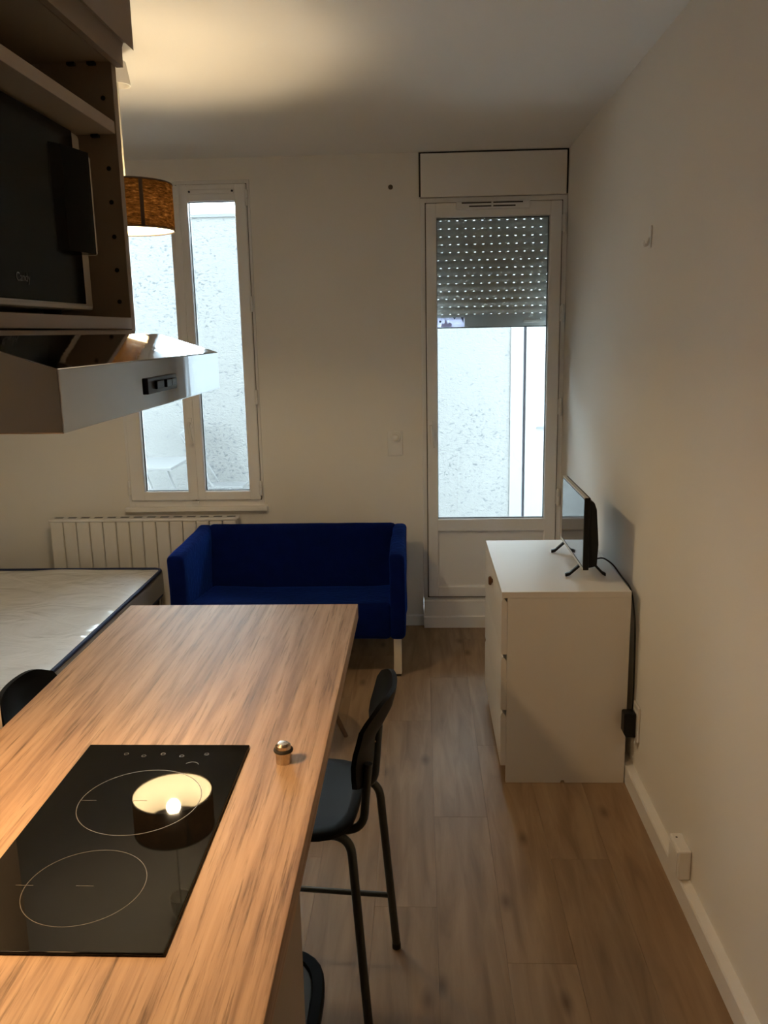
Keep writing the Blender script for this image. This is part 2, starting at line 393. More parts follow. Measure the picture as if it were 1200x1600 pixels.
# ------------------------------------------------------------------ the setting
WX0, WX1, WZ0, WZ1 = -1.735, -0.925, 0.745, 2.570      # window opening
DX0, DX1, DZ1 = 0.010, XR, 2.452                          # door opening (from the floor)
m = MB()
m.box(XL - .2, WX0, D, D + WT, 0, ZC + .15); m.box(WX0, WX1, D, D + WT, 0, WZ0); m.box(WX0, WX1, D, D + WT, WZ1, ZC + .15)
m.box(WX1, DX0, D, D + WT, 0, ZC + .15); m.box(DX0, DX1, D, D + WT, DZ1, ZC + .15); m.box(DX1, XR + .2, D, D + WT, 0, ZC + .15)
struct(m.done('wall_back', 'wall_paint', smooth=False))
struct(bx('wall_right', 'wall_paint', None, XR, XR + .2, YF - .2, D, 0, ZC + .15))
struct(bx('wall_left', 'wall_paint', None, XL - .2, XL, YP, D, 0, ZC + .15))
struct(bx('wall_kitchen', 'wall_paint', None, XL - .2, XP, YF - .2, YP, 0, ZC + .15))
struct(bx('wall_front', 'wall_paint', None, XP, XR, YF - .2, YF, 0, ZC + .15))
struct(bx('ceiling', 'ceiling_paint', None, XL, XR, YF, D, ZC, ZC + .15))
floor = struct(bx('floor', 'dark_wood', None, XL - .2, XR + .2, YF - .2, D + WT, -.12, -.009))
PW, PL_ = 0.193, 1.285
col = 0; x = XR - .004
while x > XL:
    xa = max(x - PW, XL); y = -3.0 - [0.3, 0.85, 0.05, 0.6, 1.1][col % 5]
    ymin = YF if x > XP else YP
    while y < D:
        y0, y1 = max(y, ymin), min(y + PL_, D)
        if y1 - y0 > .02:
            MB().box(xa + .0002, x - .0002, y0 + .0002, y1 - .0002, -.009, 0, .0004, 1).done('plank', 'floor_oak', floor)
        y += PL_
    x -= PW; col += 1
# skirting boards
struct(MB().prism([(XR, 0), (XR - .030, 0), (XR - .030, .068), (XR - .026, .074), (XR, .078)], 'y', YF, D).done('baseboard_right', 'white_trim', angle=20))
struct(MB().prism([(D, 0), (D - .016, 0), (D - .016, .060), (D - .012, .066), (D, .068)], 'x', XL, DX0).done('baseboard_back', 'white_trim', angle=20))

# ---- window
win = struct_empty('window_1', (-1.33, D, WZ0))
def frame_ring(name, mat, parent, x0, x1, z0, z1, w, y0, y1, wb=None, wt=None, bev=.004, wl=None, wr=None):
    wb = wb or w; wt = wt or w; wl = wl or w; wr = wr or w
    m = MB()
    m.box(x0, x0 + wl, y0, y1, z0, z1, bev); m.box(x1 - wr, x1, y0, y1, z0, z1, bev)
    m.box(x0 + wl - bev, x1 - wr + bev, y0, y1, z0, z0 + wb, bev); m.box(x0 + wl - bev, x1 - wr + bev, y0, y1, z1 - wt, z1, bev)
    return m.done(name, mat, parent)
frame_ring('frame', 'upvc', win, WX0, WX1, WZ0, WZ1, .030, D - .004, D + .075, wb=.045)
bx('sill', 'white_trim', win, WX0 - .02, WX1 + .02, D - .034, D + .02, WZ0 - .026, WZ0 + .002, .004)
def hinge(parent, x, y, z, h=.085):
    m = MB(); m.lathe([(.007, -h / 2), (.009, -h / 2 + .004), (.009, -.003), (.0075, 0), (.009, .003), (.009, h / 2 - .004), (.006, h / 2)], (x, y, z), 14)
    m.box(x - .012, x + .002, y + .002, y + .008, z - h * .42, z + h * .42, .001)
    return m.done('hinge', 'hinge_white', parent)
def sash(x0, x1, gx0, gx1, gz0, gz1, z0, z1, name='sash'):
    y0, y1 = D - .022, D + .048
    s = frame_ring(name, 'upvc', win, x0, x1, z0, z1, .05, y0, y1, wb=gz0 - z0, wt=z1 - gz1, wl=gx0 - x0, wr=x1 - gx1, bev=.006)
    frame_ring('gasket', 'gasket', s, gx0 - .003, gx1 + .003, gz0 - .003, gz1 + .003, .0055, D + .012, D + .030, bev=.001)
    bx('glass_pane', 'window_glass', s, gx0 - .002, gx1 + .002, D + .018, D + .022, gz0 - .002, gz1 + .002)
    return s
s1 = sash(-1.716, -1.3305, -1.630, -1.372, .838, 2.458, .785, 2.548)
s2 = sash(-1.3285, -.943, -1.270, -1.008, .838, 2.460, .785, 2.548)
for z in (2.472, 1.905, 1.386, .855): hinge(s2, -.939, D - .026, z)
for z in (2.472, 1.905, 1.386, .862): hinge(s1, -1.720, D - .026, z)
frame_ring('gap_shade', 'gap_shade_grey', win, -1.7185, -.9405, .7825, 2.5505, .004, D - .0060, D - .0035, bev=.0005)  # thin dark strip painting the shadow gap around the sashes
# cover strip between the sashes and its striker foot
bx('cover_strip', 'upvc', win, -1.352, -1.312, D - .030, D - .021, .79, 2.543, .003)
bx('striker', 'upvc', win, -1.352, -1.312, D - .030, D - .002, .768, .782, .003)
# trickle vent above the right pane
v = bx('trickle_vent', 'upvc', win, -1.262, -1.005, D - .034, D - .021, 2.495, 2.520, .005)
for xx in (-1.252, -1.015): MB().lathe([(.0, 0), (.006, 0), (.006, .004), (0, .004)], (xx, D - .0385, 2.508), 10, 'y').done('screw', 'sticker_dark', v)
# handle
def lever(parent, x, z0, z1, y):
    hb = bx('handle', 'upvc', parent, x - .013, x + .013, y - .010, y + .001, z1 - .052, z1 + .012, .005)
    pts = fillet([(x, y - .005, z1 - .02), (x, y - .042, z1 - .02), (x + .006, y - .050, z1 - .06), (x + .014, y - .046, z0)], .016)
    MB().tube(pts, .009, 10, radii=[.009] * (len(pts) - 1) + [.0075]).done('lever', 'hinge_white', hb)
lever(win, -1.332, 1.132, 1.262, D - .030)

# ---- glazed balcony door
door = struct_empty('door_1', (.41, D, 0))
frame_ring('frame', 'upvc', door, DX0, DX1, .170, DZ1 - .004, .040, D - .006, D + .075, wb=.03, wt=.062)
LX0, LX1, LZ0, LZ1 = .040, .780, .183, 2.418
GX0, GX1, GZ0, GZ1 = .099, .714, .655, 2.342
leaf = MB(); y0, y1 = D - .026, D + .045
leaf.box(LX0, GX0, y0, y1, LZ0, LZ1, .006); leaf.box(GX1, LX1, y0, y1, LZ0, LZ1, .006)
leaf.box(GX0 - .006, GX1 + .006, y0, y1, GZ1, LZ1, .006); leaf.box(GX0 - .006, GX1 + .006, y0, y1, .583, GZ0, .006); leaf.box(GX0 - .006, GX1 + .006, y0, y1, LZ0, .246, .006)
leaf = leaf.done('leaf', 'upvc', door)
pan = MB().prism([(GX0 - .004, .24), (GX1 + .004, .24), (GX1 + .004, .59), (GX0 - .004, .59)], 'y', D - .006, D + .03).done('lower_panel', 'upvc', leaf)
frame_ring('gasket', 'gasket', leaf, GX0 - .004, GX1 + .004, GZ0 - .004, GZ1 + .004, .007, D + .012, D + .030, bev=.001)
bx('glass_pane', 'window_glass', leaf, GX0 - .002, GX1 + .002, D + .018, D + .022, GZ0 - .002, GZ1 + .002)
for z in (2.30, 1.82, 1.304, .784): hinge(leaf, .792, D - .030, z, .10)
lever(leaf, .060, 1.085, 1.225, D - .026)
th = MB().prism([(D - .060, .0), (D - .060, .066), (D - .046, .070), (D - .046, .160), (D - .040, .168), (D + .07, .168), (D + .07, 0)], 'x', DX0 + .0005, XR - .031).done('threshold', 'white_trim', door, angle=20)
bx('threshold_core', 'white_trim', door, XR - .0309, XR, D + .001, D + .07, 0, .1695)
frame_ring('gap_shade', 'gap_shade_grey', door, LX0 - .005, LX1 + .005, LZ0 - .008, LZ1 + .004, .006, D - .0085, D - .0050, bev=.0005)  # dark strip in place of the shade between leaf and frame
vent = bx('air_vent', 'upvc', door, .205, .605, D - .045, D - .0055, 2.380, 2.420, .006)
for (xa, xb, zz) in ((.235, .395, 2.412), (.405, .565, 2.412), (.275, .395, 2.394), (.405, .525, 2.394)):
    bx('slot', 'upvc_dark_gap', vent, xa, xb, D - .0462, D - .0445, zz - .0035, zz + .0035)

# ------------------------------------------------------------------ roller shutter (outside the door) and its box
box_t = thing('shutter_box', 'white roller shutter box under the ceiling above the glazed door', 'shutter box', (.415, D, DZ1))
bx('backing', 'upvc_dark_gap', box_t, .004, XR - .001, D - .006, D - .0005, 2.454, ZC - .001)
bx('cover', 'white_trim', box_t, .014, XR - .011, D - .020, D - .0065, 2.449, ZC - .010, .003)
sh = thing('roller_shutter', 'half-lowered grey roller shutter hanging outside the glazed door', 'roller shutter', (.415, D + .2, 1.756))
YS = D + .175; pitch = .0432; SX0, SX1 = .045, .785
rng = random.Random(3)
for k in range(15):
    zb = 1.812 + .018 + k * pitch
    m = MB()
    prof = []
    n = 6
    for i in range(n + 1):
        t = i / n; prof.append((YS - .0075 * math.sin(PI * t), zb + .0017 + t * (pitch - .0056)))
    poly = prof + [(YS + .006, prof[-1][1]), (YS + .006, prof[0][1])]
    m.prism(poly, 'x', SX0, SX1)
    # perforated joint strip: short bridges with open slits between them
    off = rng.choice([0, .012, -.010, .006]); xs = SX0; step = .0472; slit = .0115
    c = SX0 + .028 + off
    while c < SX1:
        m.box(xs, c - slit / 2, YS - .001, YS + .002, zb - .0042, zb + .0020)
        xs = c + slit / 2; c += step
    m.box(xs, SX1, YS - .001, YS + .002, zb - .0042, zb + .0020)
    m.done('slat', 'shutter_slat', sh, angle=30)
bar = bx('bottom_bar', 'shutter_bar', sh, .262, SX1, YS - .006, YS + .008, 1.757, 1.8275, .002)
bx('bar_top', 'shutter_bar', bar, SX0, .2615, YS - .006, YS + .008, 1.812, 1.8275, .001)
bx('rubber_seal', 'gasket', bar, SX0, SX1, YS - .005, YS + .007, 1.751, 1.757)
bx('pull_tab', 'shutter_slat', bar, .60, .70, YS - .012, YS - .006, 1.776, 1.794, .002)
st = bx('sticker', 'sticker_film', bar, SX0, .2615, YS - .0075, YS - .0065, 1.7572, 1.8118)
m = MB(); m.prism([(.125, 1.760), (.185, 1.760), (.19, 1.775), (.175, 1.785), (.165, 1.776), (.155, 1.80), (.15, 1.80), (.145, 1.776), (.130, 1.782)], 'y', YS - .0082, YS - .0075); m.done('print_flower', 'sticker_lilac', st)
m = MB(); m.lathe([(0, 0), (.007, 0), (.007, .0008), (0, .0008)], (.121, YS - .0083, 1.790), 12, 'y'); m.done('print_mark', 'sticker_dark', st); m = MB(); m.prism([(.195, 1.812), (.212, 1.812), (.204, 1.800)], 'y', YS - .0083, YS - .0075); m.done('print_mark', 'sticker_dark', st); m = MB(); m.prism([(.240, 1.812), (.256, 1.812), (.254, 1.780)], 'y', YS - .0083, YS - .0075); m.done('print_mark', 'sticker_dark', st)
# guide rails of the shutter
for (xa, xb) in ((.020, .046), (.784, .808)): bx('guide_rail', 'shutter_bar', sh, xa, xb, YS - .018, YS + .018, .18, 2.45)

# ------------------------------------------------------------------ courtyard
YW = 7.40
struct(bx('wall_sky_blocker', 'smooth_render', None, -6.5, 4.5, D + .01, D + WT, ZC + .151, 3.7))  # unseen facade extension, added to cut sky light on the courtyard wall
struct(bx('ground_courtyard', 'yard_ground', None, -6.5, 4.5, D + WT, YW + .3, -.12, -.02))
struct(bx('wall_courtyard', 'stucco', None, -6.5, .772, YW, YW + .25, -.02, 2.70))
struct(bx('trim_1', 'coping', None, -6.5, .772, YW - .015, YW + .27, 2.70, 2.725))
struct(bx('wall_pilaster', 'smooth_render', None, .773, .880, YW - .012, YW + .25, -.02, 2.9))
struct(bx('wall_crack', 'crack_dark', None, .8805, .902, YW + .02, YW + .25, -.02, 2.9))
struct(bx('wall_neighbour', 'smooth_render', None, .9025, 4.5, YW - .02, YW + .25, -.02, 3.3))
struct(bx('wall_bracket', 'coping', None, 1.00, 1.075, YW - .032, YW - .0205, .893, .907))
g = thing('garden_table', 'white folding garden table outside the left window', 'table', (-2.25, 6.75, -.02))
bx('top', 'garden_metal', g, -2.62, -1.93, 6.45, 7.05, .715, .740, .006)
for yy in (6.50, 7.00):
    MB().tube([(-2.16, yy, .715), (-1.90, yy, -.02)], .012, 8).done('leg', 'garden_metal', g)
    MB().tube([(-2.50, yy, .715), (-2.62, yy, -.02)], .012, 8).done('leg', 'garden_metal', g)
    MB().tube([(-2.56, yy + (.015 if yy < 6.7 else -.015), .30), (-2.02, yy + (.015 if yy < 6.7 else -.015), .30)], .009, 8).done('brace', 'garden_metal', g)
gc = thing('garden_chair', 'white folding garden chair outside behind the garden table', 'chair', (-1.75, 6.95, -.02))
for yy in (7.10, 7.32):
    MB().tube([(-2.03, yy, .92), (-1.50, yy, -.02)], .010, 8).done('leg', 'garden_metal', gc)
    MB().tube([(-1.62, yy - .012 if yy < 7.2 else yy + .012, .46), (-1.98, yy - .012 if yy < 7.2 else yy + .012, -.02)], .010, 8).done('leg', 'garden_metal', gc)
bx('seat', 'garden_metal', gc, -1.85, -1.52, 7.09, 7.33, .455, .472, .004)
m = MB(); m.prism([(-2.035, .925), (-1.985, .965), (-1.86, .72), (-1.905, .70)], 'y', 7.10, 7.32, .003); m.done('backrest', 'garden_metal', gc)

# ------------------------------------------------------------------ radiator
rad = thing('radiator', 'white finned electric radiator on the wall under the window', 'radiator', (-1.62, D - .08, .12))
RX0, NS, SW = -2.178, 14, .0788
for k in range(NS):
    xa = RX0 + k * SW
    MB().box(xa + .0022, xa + SW - .0022, D - .130, D - .045, .130, .683, .006, 2).done('section', 'radiator_white', rad)
bx('back_plate', 'gasket', rad, RX0 + .004, RX0 + NS * SW - .004, D - .110, D - .06, .15, .675)
bx('top_cover', 'radiator_top', rad, RX0 - .004, RX0 + NS * SW + .006, D - .132, D - .040, .6835, .7005, .005)
for k in range(NS):
    bx('vent_slot', 'gasket', rad, RX0 + k * SW + .018, RX0 + k * SW + .068, D - .098, D - .070, .7000, .7012)
for xx in (RX0 + .12, RX0 + NS * SW - .12):
    bx('bracket', 'radiator_white', rad, xx - .015, xx + .015, D - .0595, D - .0005, .30, .34)

# ------------------------------------------------------------------ bed
bed = thing('bed_base', 'dark slatted bed base on short legs under the mattress', 'bed', (-2.2, 3.7, 0))
BX0, BX1, BY0, BY1 = -2.86, -1.50, 2.77, 4.60
frame_m = MB(); frame_m.box(BX0, BX0 + .03, BY0, BY1, .20, .272, .003); frame_m.box(BX1 - .03, BX1, BY0, BY1, .20, .272, .003)
frame_m.box(BX0, BX1, BY0, BY0 + .03, .20, .272, .003); frame_m.box(BX0, BX1, BY1 - .03, BY1, .20, .272, .003)
frame_m.done('frame', 'dark_wood', bed)
for k in range(13):
    yy = BY0 + .08 + k * .137
    bx('slat', 'dark_wood', bed, BX0 + .03, BX1 - .03, yy, yy + .06, .272, .284)
for (xx, yy) in ((BX0 + .03, BY0 + .03), (BX1 - .09, BY0 + .03), (BX0 + .03, BY1 - .09), (BX1 - .09, BY1 - .09)):
    bx('leg', 'dark_wood', bed, xx, xx + .06, yy, yy + .06, 0, .20, .003)
mt = thing('mattress', 'plastic-wrapped white mattress with dark blue piping on the bed', 'mattress', (-2.17, 3.7, .285))
MX0, MX1, MY0, MY1 = -2.875, -1.475, 2.745, 4.640
m = MB()
def mtop(u, v):
    x = MX0 + .012 + u * (MX1 - MX0 - .024); y = MY0 + .012 + v * (MY1 - MY0 - .024)
    e = min(u, 1 - u, v * 1.35, (1 - v) * 1.35)
    z = .452 - .014 * math.exp(-e * 45)
    z += .006 * mnoise.noise(Vector((x * 3.1, y * 3.1, 0))) + .0035 * mnoise.noise(Vector((x * 9 + y * 5, y * 9, 4)))
    return (x, y, z)
V = m.grid(mtop, 60, 80)
m.done('top_panel', 'mattress_wrapped', mt, angle=80, recalc=False)
def loop_pts(x0, x1, y0, y1, z, r=.05, n=6):
    pts = []
    for (cx, cy, a0) in ((x1 - r, y1 - r, 0), (x0 + r, y1 - r, PI / 2), (x0 + r, y0 + r, PI), (x1 - r, y0 + r, 1.5 * PI)):
        for k in range(n + 1):
            a = a0 + k / n * PI / 2; pts.append((cx + r * math.cos(a), cy + r * math.sin(a), z))
    pts.append(pts[0]); return pts
bx('core', 'mattress_side', mt, MX0, MX1, MY0, MY1, .286, .438, .018, 3)
MB().tube(loop_pts(MX0 + .004, MX1 - .004, MY0 + .004, MY1 - .004, .438), .0095, 8, caps=False).done('piping', 'piping_blue', mt)
MB().tube(loop_pts(MX0 + .004, MX1 - .004, MY0 + .004, MY1 - .004, .297), .0075, 8, caps=False).done('piping', 'piping_blue', mt)

# ------------------------------------------------------------------ sofa
so = thing('sofa', 'dark blue two-seat fabric sofa on white legs below the window', 'sofa', (-.69, 4.47, 0))
SX0, SX1, SY0, SY1 = -1.285, -.086, 4.090, 4.778
def puff(m, amp=.006, f=7.0, seed=0):
    for v in m.bm.verts:
        n3 = mnoise.noise_vector(v.co * f + Vector((seed, 0, 0))); v.co += n3 * amp
    return m
def rbox(name, x0, x1, y0, y1, z0, z1, bev, seed, shear=None, amp=.005):
    m = MB(); m.box(x0, x1, y0, y1, z0, z1, bev, 4)
    bmesh.ops.subdivide_edges(m.bm, edges=[e for e in m.bm.edges if e.calc_length() > .12], cuts=9, use_grid_fill=True)
    if shear:
        for v in m.bm.verts: shear(v)
    puff(m, amp, 6.0, seed)
    return m.done(name, 'sofa_blue', so, angle=60)
def arm_shear(v):
    if v.co.z > .5: v.co.z -= (SY1 - v.co.y) / (SY1 - SY0) * .018
rbox('arm', SX0, SX0 + .085, SY0, SY1 - .02, .205, .672, .026, 1, arm_shear)
rbox('arm', SX1 - .078, SX1, SY0, SY1 - .02, .205, .672, .026, 2, arm_shear)
def back_shear(v): v.co.y += (v.co.z - .35) * .14 * (1 if v.co.y < 4.71 else 0)
rbox('backrest', SX0 + .06, SX1 - .055, 4.645, SY1 - .01, .215, .676, .035, 3, back_shear)
def seat_shear(v):
    if v.co.z > .30: v.co.z -= (v.co.y - SY0) / (SY1 - SY0) * .085 + .012 * math.sin(PI * min(1, max(0, (v.co.x - SX0) / (SX1 - SX0))))
rbox('seat', SX0 + .078, SX1 - .070, SY0 + .006, 4.675, .205, .405, .03, 4, seat_shear, .004)
for (xx, yy) in ((SX0 + .02, SY0 + .03), (SX1 - .062, SY0 + .03), (SX0 + .02, SY1 - .10), (SX1 - .062, SY1 - .10)):
    lg = bx('leg', 'sofa_leg_white', so, xx, xx + .040, yy, yy + .040, .012, .212, .004)
    bx('foot_pad', 'rubber', lg, xx + .004, xx + .036, yy + .004, yy + .036, 0, .012)

# ------------------------------------------------------------------ chest of drawers
ch = thing('chest_of_drawers', 'white three-drawer chest standing against the right wall', 'chest of drawers', (.54, 3.47, 0))
CX0, CX1, CY0, CY1, CZ = .298, .778, 3.07, 3.87, .780
bx('top_panel', 'white_laminate', ch, CX0, CX1, CY0 - .001, CY1 + .001, CZ - .024, CZ, .0015)
yn = CX0 + .02
side = [(yn + .002, 0), (.532, 0), (.536, .010), (.546, .010), (.550, 0), (CX1, 0), (CX1, CZ - .0245), (yn + .002, CZ - .0245)]
for (ya, yb) in ((CY0, CY0 + .018), (CY1 - .018, CY1)): MB().prism(side, 'y', ya, yb).done('side_panel', 'white_laminate', ch, smooth=False)
bx('back_panel', 'white_laminate', ch, CX1 - .008, CX1 - .002, CY0 + .018, CY1 - .018, .01, CZ - .025)
bx('plinth', 'white_laminate', ch, yn + .035, yn + .053, CY0 + .018, CY1 - .018, 0, .065)
def drawer(z0, z1, knob=False):
    poly = [(yn + .001, z0), (CX0 + .002, z0), (CX0, z0 + .004), (CX0, z1 - .014), (CX0 + .004, z1 - .002), (CX0 + .008, z1), (yn + .001, z1 - .016)]
    d = MB().prism(poly, 'y', CY0 + .002, CY1 - .002).done('drawer', 'white_laminate', ch, angle=25)
    bx('drawer_box', 'white_laminate', d, yn + .003, CX1 - .05, CY0 + .03, CY1 - .03, z0 + .02, z1 - .04)
    if knob:
        MB().lathe([(0, 0), (.008, 0), (.009, -.004), (.018, -.008), (.0195, -.014), (.015, -.019), (0, -.020)], (CX0 + .001, 3.47, .705), 20, 'x').done('knob', 'wood_knob', d)
drawer(.532, .754, True); drawer(.305, .521); drawer(.072, .294)

# ------------------------------------------------------------------ television
tv = thing('television', 'small black flat-screen television on the white chest', 'television', (.65, 3.44, .78))
TY0, TY1, TX, TZ0, TZ1 = 3.185, 3.690, .618, .828, 1.112
bx('bezel', 'black_plastic', tv, TX, TX + .022, TY0, TY1, TZ0, TZ1, .003)
bx('screen', 'screen_glass', tv, TX - .0006, TX + .002, TY0 + .009, TY1 - .009, TZ0 + .016, TZ1 - .009)
bx('bottom_strip', 'silver_plastic', tv, TX - .0015, TX + .002, TY0 + .002, TY1 - .002, TZ0, TZ0 + .010, .0005)
bx('top_strip', 'silver_plastic', tv, TX - .0010, TX + .014, TY0 + .002, TY1 - .002, TZ1 - .004, TZ1 + .0008, .0004)
MB().prism([(TX + .021, TZ0 + .004), (TX + .056, TZ0 + .012), (TX + .060, TZ0 + .10), (TX + .050, TZ1 - .05), (TX + .040, TZ1 - .022), (TX + .021, TZ1 - .010)], 'y', TY0 + .014, TY1 - .014, .004).done('back_cover', 'black_plastic', tv)
for yy in (3.272, 3.640):
    pts = [(TX - .052, yy, .7875), (TX - .035, yy, .792), (TX + .012, yy, .834), (TX + .034, yy, .840), (TX + .056, yy, .834), (TX + .092, yy, .795), (TX + .106, yy, .7875)]
    m = MB()
    top = [(p[0], p[2] + .006) for p in pts]; bot = [(p[0], p[2] - .0072) for p in pts]
    m.prism(top + bot[::-1], 'y', yy - .008, yy + .008, .0015)
    m.done('foot', 'black_plastic', tv)
cable = [(TX + .0615, 3.24, .86), (TX + .085, 3.235, .866), (TX + .12, 3.22, .845), (TX + .150, 3.19, .800), (.7905, 3.12, .775), (.7935, 3.06, .66), (.7935, 3.045, .50), (.792, 3.035, .38), (.789, 3.03, .318)]
cb = fillet(cable, .05, 6)
tag(MB().tube(cb, .0032, 8).done('television_cable', 'black_plastic'), 'thin black television cable running behind the chest down the wall', 'cable')

# ------------------------------------------------------------------ right wall fittings
so1 = thing('wall_socket', 'white wall socket behind the black adapter next to the chest', 'socket', (XR, 3.035, .27))
bx('plate', 'white_trim', so1, XR - .010, XR - .0005, 2.995, 3.075, .205, .345, .003)
bx('insert', 'white_trim', so1, XR - .013, XR - .010, 3.010, 3.060, .225, .325, .001)
ad = thing('power_adapter', 'black plug-in power adapter beside the chest of drawers', 'power adapter', (XR - .03, 3.03, .22))
MB().prism([(XR - .0132, .222), (XR - .048, .222), (XR - .058, .240), (XR - .058, .315), (XR - .054, .319), (XR - .0132, .319)], 'y', 3.006, 3.052, .003).done('body', 'black_plastic', ad)
sb = thing('surface_socket', 'small white surface-mounted socket box sitting on the skirting board', 'socket', (XR, 2.41, .082))
bx('box', 'white_trim', sb, XR - .040, XR - .0005, 2.352, 2.455, .0795, .178, .006)
bx('rim', 'white_trim', sb, XR - .043, XR - .040, 2.362, 2.445, .090, .168, .0015)
MB().lathe([(0, 0), (.0035, 0), (.0035, .0006), (0, .0006)], (XR - .025, 2.43, .1779), 8).done('screw', 'pin_hole', sb)
hk = thing('wall_hook', 'tiny white adhesive hook high on the right wall', 'hook', (XR, 3.15, 2.02))
bx('plate', 'white_trim', hk, XR - .005, XR - .0005, 3.135, 3.168, 2.010, 2.085, .002)
MB().tube(fillet([(XR - .004, 3.151, 2.045), (XR - .012, 3.151, 2.020), (XR - .022, 3.151, 2.018), (XR - .026, 3.151, 2.036)], .008), .004, 8).done('hook', 'white_trim', hk)

# ------------------------------------------------------------------ back wall fittings
sw = thing('light_switch', 'white double switch plate with two round knobs left of the door', 'switch', (-.148, D, 1.03))
bx('plate', 'white_trim', sw, -.191, -.105, D - .010, D - .0005, 1.033, 1.182, .003)
MB().lathe([(.031, 0), (.031, -.004), (.029, -.006), (0, -.006)], (-.146, D - .010, 1.140), 28, 'y').done('dimmer_ring', 'white_trim', sw)
MB().lathe([(.020, 0), (.0195, -.013), (.017, -.015), (0, -.015)], (-.146, D - .016, 1.140), 24, 'y').done('dimmer_knob', 'white_trim', sw)
MB().lathe([(.031, 0), (.031, -.002), (.026, -.001), (0, -.0008)], (-.148, D - .010, 1.072), 28, 'y').done('socket_recess', 'white_trim', sw)
tag(MB().lathe([(.013, 0), (.013, -.003), (.009, -.005), (0, -.005)], (-.150, D - .0003, 2.510), 18, 'y').done('hole_plug', 'wall_plug'), 'small brown round plug high on the wall left of the shutter box', 'wall plug')

# ------------------------------------------------------------------ pendant lamp
LX, LY, LZB, LZT, LR = -1.005, 3.06, 2.100, 2.252, .157
lamp = thing('pendant_lamp', 'lit pendant lamp with brown woven drum shade hanging from the ceiling', 'lamp', (LX, LY, ZC))
MB().lathe([(0, ZC - .030), (.012, ZC - .031), (.032, ZC - .045), (.044, ZC - .118), (.041, ZC - .118), (.028, ZC - .048), (0, ZC - .040)], (LX, LY, 0), 28).done('ceiling_cup', 'white_trim', lamp)
MB().tube(fillet([(LX, LY, ZC - .0005), (LX, LY, ZC - .012), (LX + .012, LY, ZC - .020), (LX, LY, ZC - .031)], .008), .003, 8).done('hook', 'brushed_steel', lamp)
MB().tube([(LX, LY, ZC - .042), (LX, LY, 2.235)], .003, 8).done('cord', 'cord_white', lamp)
def shell(r, z0, z1, seg=64):
    b = MB(); b.lathe([(r, z0), (r, z1)], (LX, LY, 0), seg)
    for f in [f for f in b.bm.faces if len(f.verts) > 4]: b.bm.faces.remove(f)
    return b
shade = shell(LR, LZB, LZT).done('shade', 'shade_weave', lamp)
shell(LR - .003, LZB, LZT).done('lining', 'shade_lining', shade)
for zz in (LZB, LZT):
    MB().tube([(LX + (LR - .0012) * math.cos(2 * PI * k / 48), LY + (LR - .0012) * math.sin(2 * PI * k / 48), zz) for k in range(49)], .003, 6, caps=False).done('rim', 'shade_trim', shade)
m = MB(); a0 = -PI / 2 + math.radians(36)
m.grid(lambda u, v: (LX + (LR + .0012) * math.cos(a0 + (u - .5) * .085), LY + (LR + .0012) * math.sin(a0 + (u - .5) * .085), LZB + v * (LZT - LZB)), 4, 1)
m.done('seam_strip', 'shade_trim', shade)
for k in range(3):
    a = 2 * PI * k / 3 + .4
    MB().tube([(LX + .018 * math.cos(a), LY + .018 * math.sin(a), 2.225), (LX + (LR - .004) * math.cos(a), LY + (LR - .004) * math.sin(a), LZT - .002)], .0018, 6).done('spoke', 'cord_white', lamp)
MB().lathe([(.0, 2.240), (.012, 2.240), (.020, 2.232), (.020, 2.190), (.014, 2.186), (0, 2.186)], (LX, LY, 0), 20).done('bulb_holder', 'cord_white', lamp)
bp = []
for k in range(11):
    t = k / 10; a = -PI / 2 + t * PI * .86; bp.append((0.027 * math.cos(a) if k else 0.0, 2.160 + .027 * math.sin(a)))
bp.append((.0125, 2.186))
MB().lathe(bp + [(0, 2.186)], (LX, LY, 0), 20).done('bulb', 'bulb_glow', lamp)

# ------------------------------------------------------------------ kitchen: base cabinet, worktop, hob
ZK = 1.0224; KX0, KX1, KY1 = -.797, -.1735, 2.198; KY0 = -.6
bc = thing('base_cabinet', 'brown kitchen base cabinet under the near end of the worktop', 'cabinet', (-.5, .3, 0))
bx('carcass', 'cabinet_grey', bc, -.785, -.210, KY0 + .02, 1.130, .08, ZK - .041)
bx('plinth', 'dark_wood', bc, -.785, -.26, KY0 + .02, 1.10, 0, .08)
for k in range(3):
    ya = KY0 + .025 + k * .577
    d = bx('door', 'cabinet_grey', bc, -.210, -.192, ya, ya + .572, .085, ZK - .045, .0015)
    bx('finger_pull', 'cabinet_edge', d, -.2095, -.1935, ya + .003, ya + .569, ZK - .0448, ZK - .0425)
wt = thing('worktop', 'long wood-grain kitchen worktop with the black hob set in it', 'worktop', (-.48, 1.4, ZK - .04))
bx('top', 'counter_wood', wt, KX0, KX1, KY0, KY1, ZK - .040, ZK, .0015)
for (xx, yy) in ((-.567, 2.168),):
    MB().tube([(xx, yy, 0), (xx, yy, ZK - .0405)], .018, 16).done('leg', 'stool_tube', wt)
hob = thing('induction_hob', 'narrow black glass two-zone hob set into the worktop', 'hob', (-.453, 1.126, ZK))
HX0, HX1, HY0, HY1 = -.598, -.3095, .866, 1.387
bx('glass_plate', 'hob_glass', hob, HX0, HX1, HY0, HY1, ZK + .0002, ZK + .0048, .0016)
def annulus(name, cx, cy, r, w, a0=0, a1=2 * PI, z=ZK + .0049, par=hob):
    m = MB(); n = 64
    m.grid(lambda u, v: (cx + (r - w / 2 + v * w) * math.cos(a0 + u * (a1 - a0)), cy + (r - w / 2 + v * w) * math.sin(a0 + u * (a1 - a0)), z), n, 1)
    return m.done(name, 'hob_print', par, smooth=False)
annulus('cooking_zone', -.447, 1.201, .0950, .0013)
annulus('cooking_zone', -.453, .990, .0800, .0010)
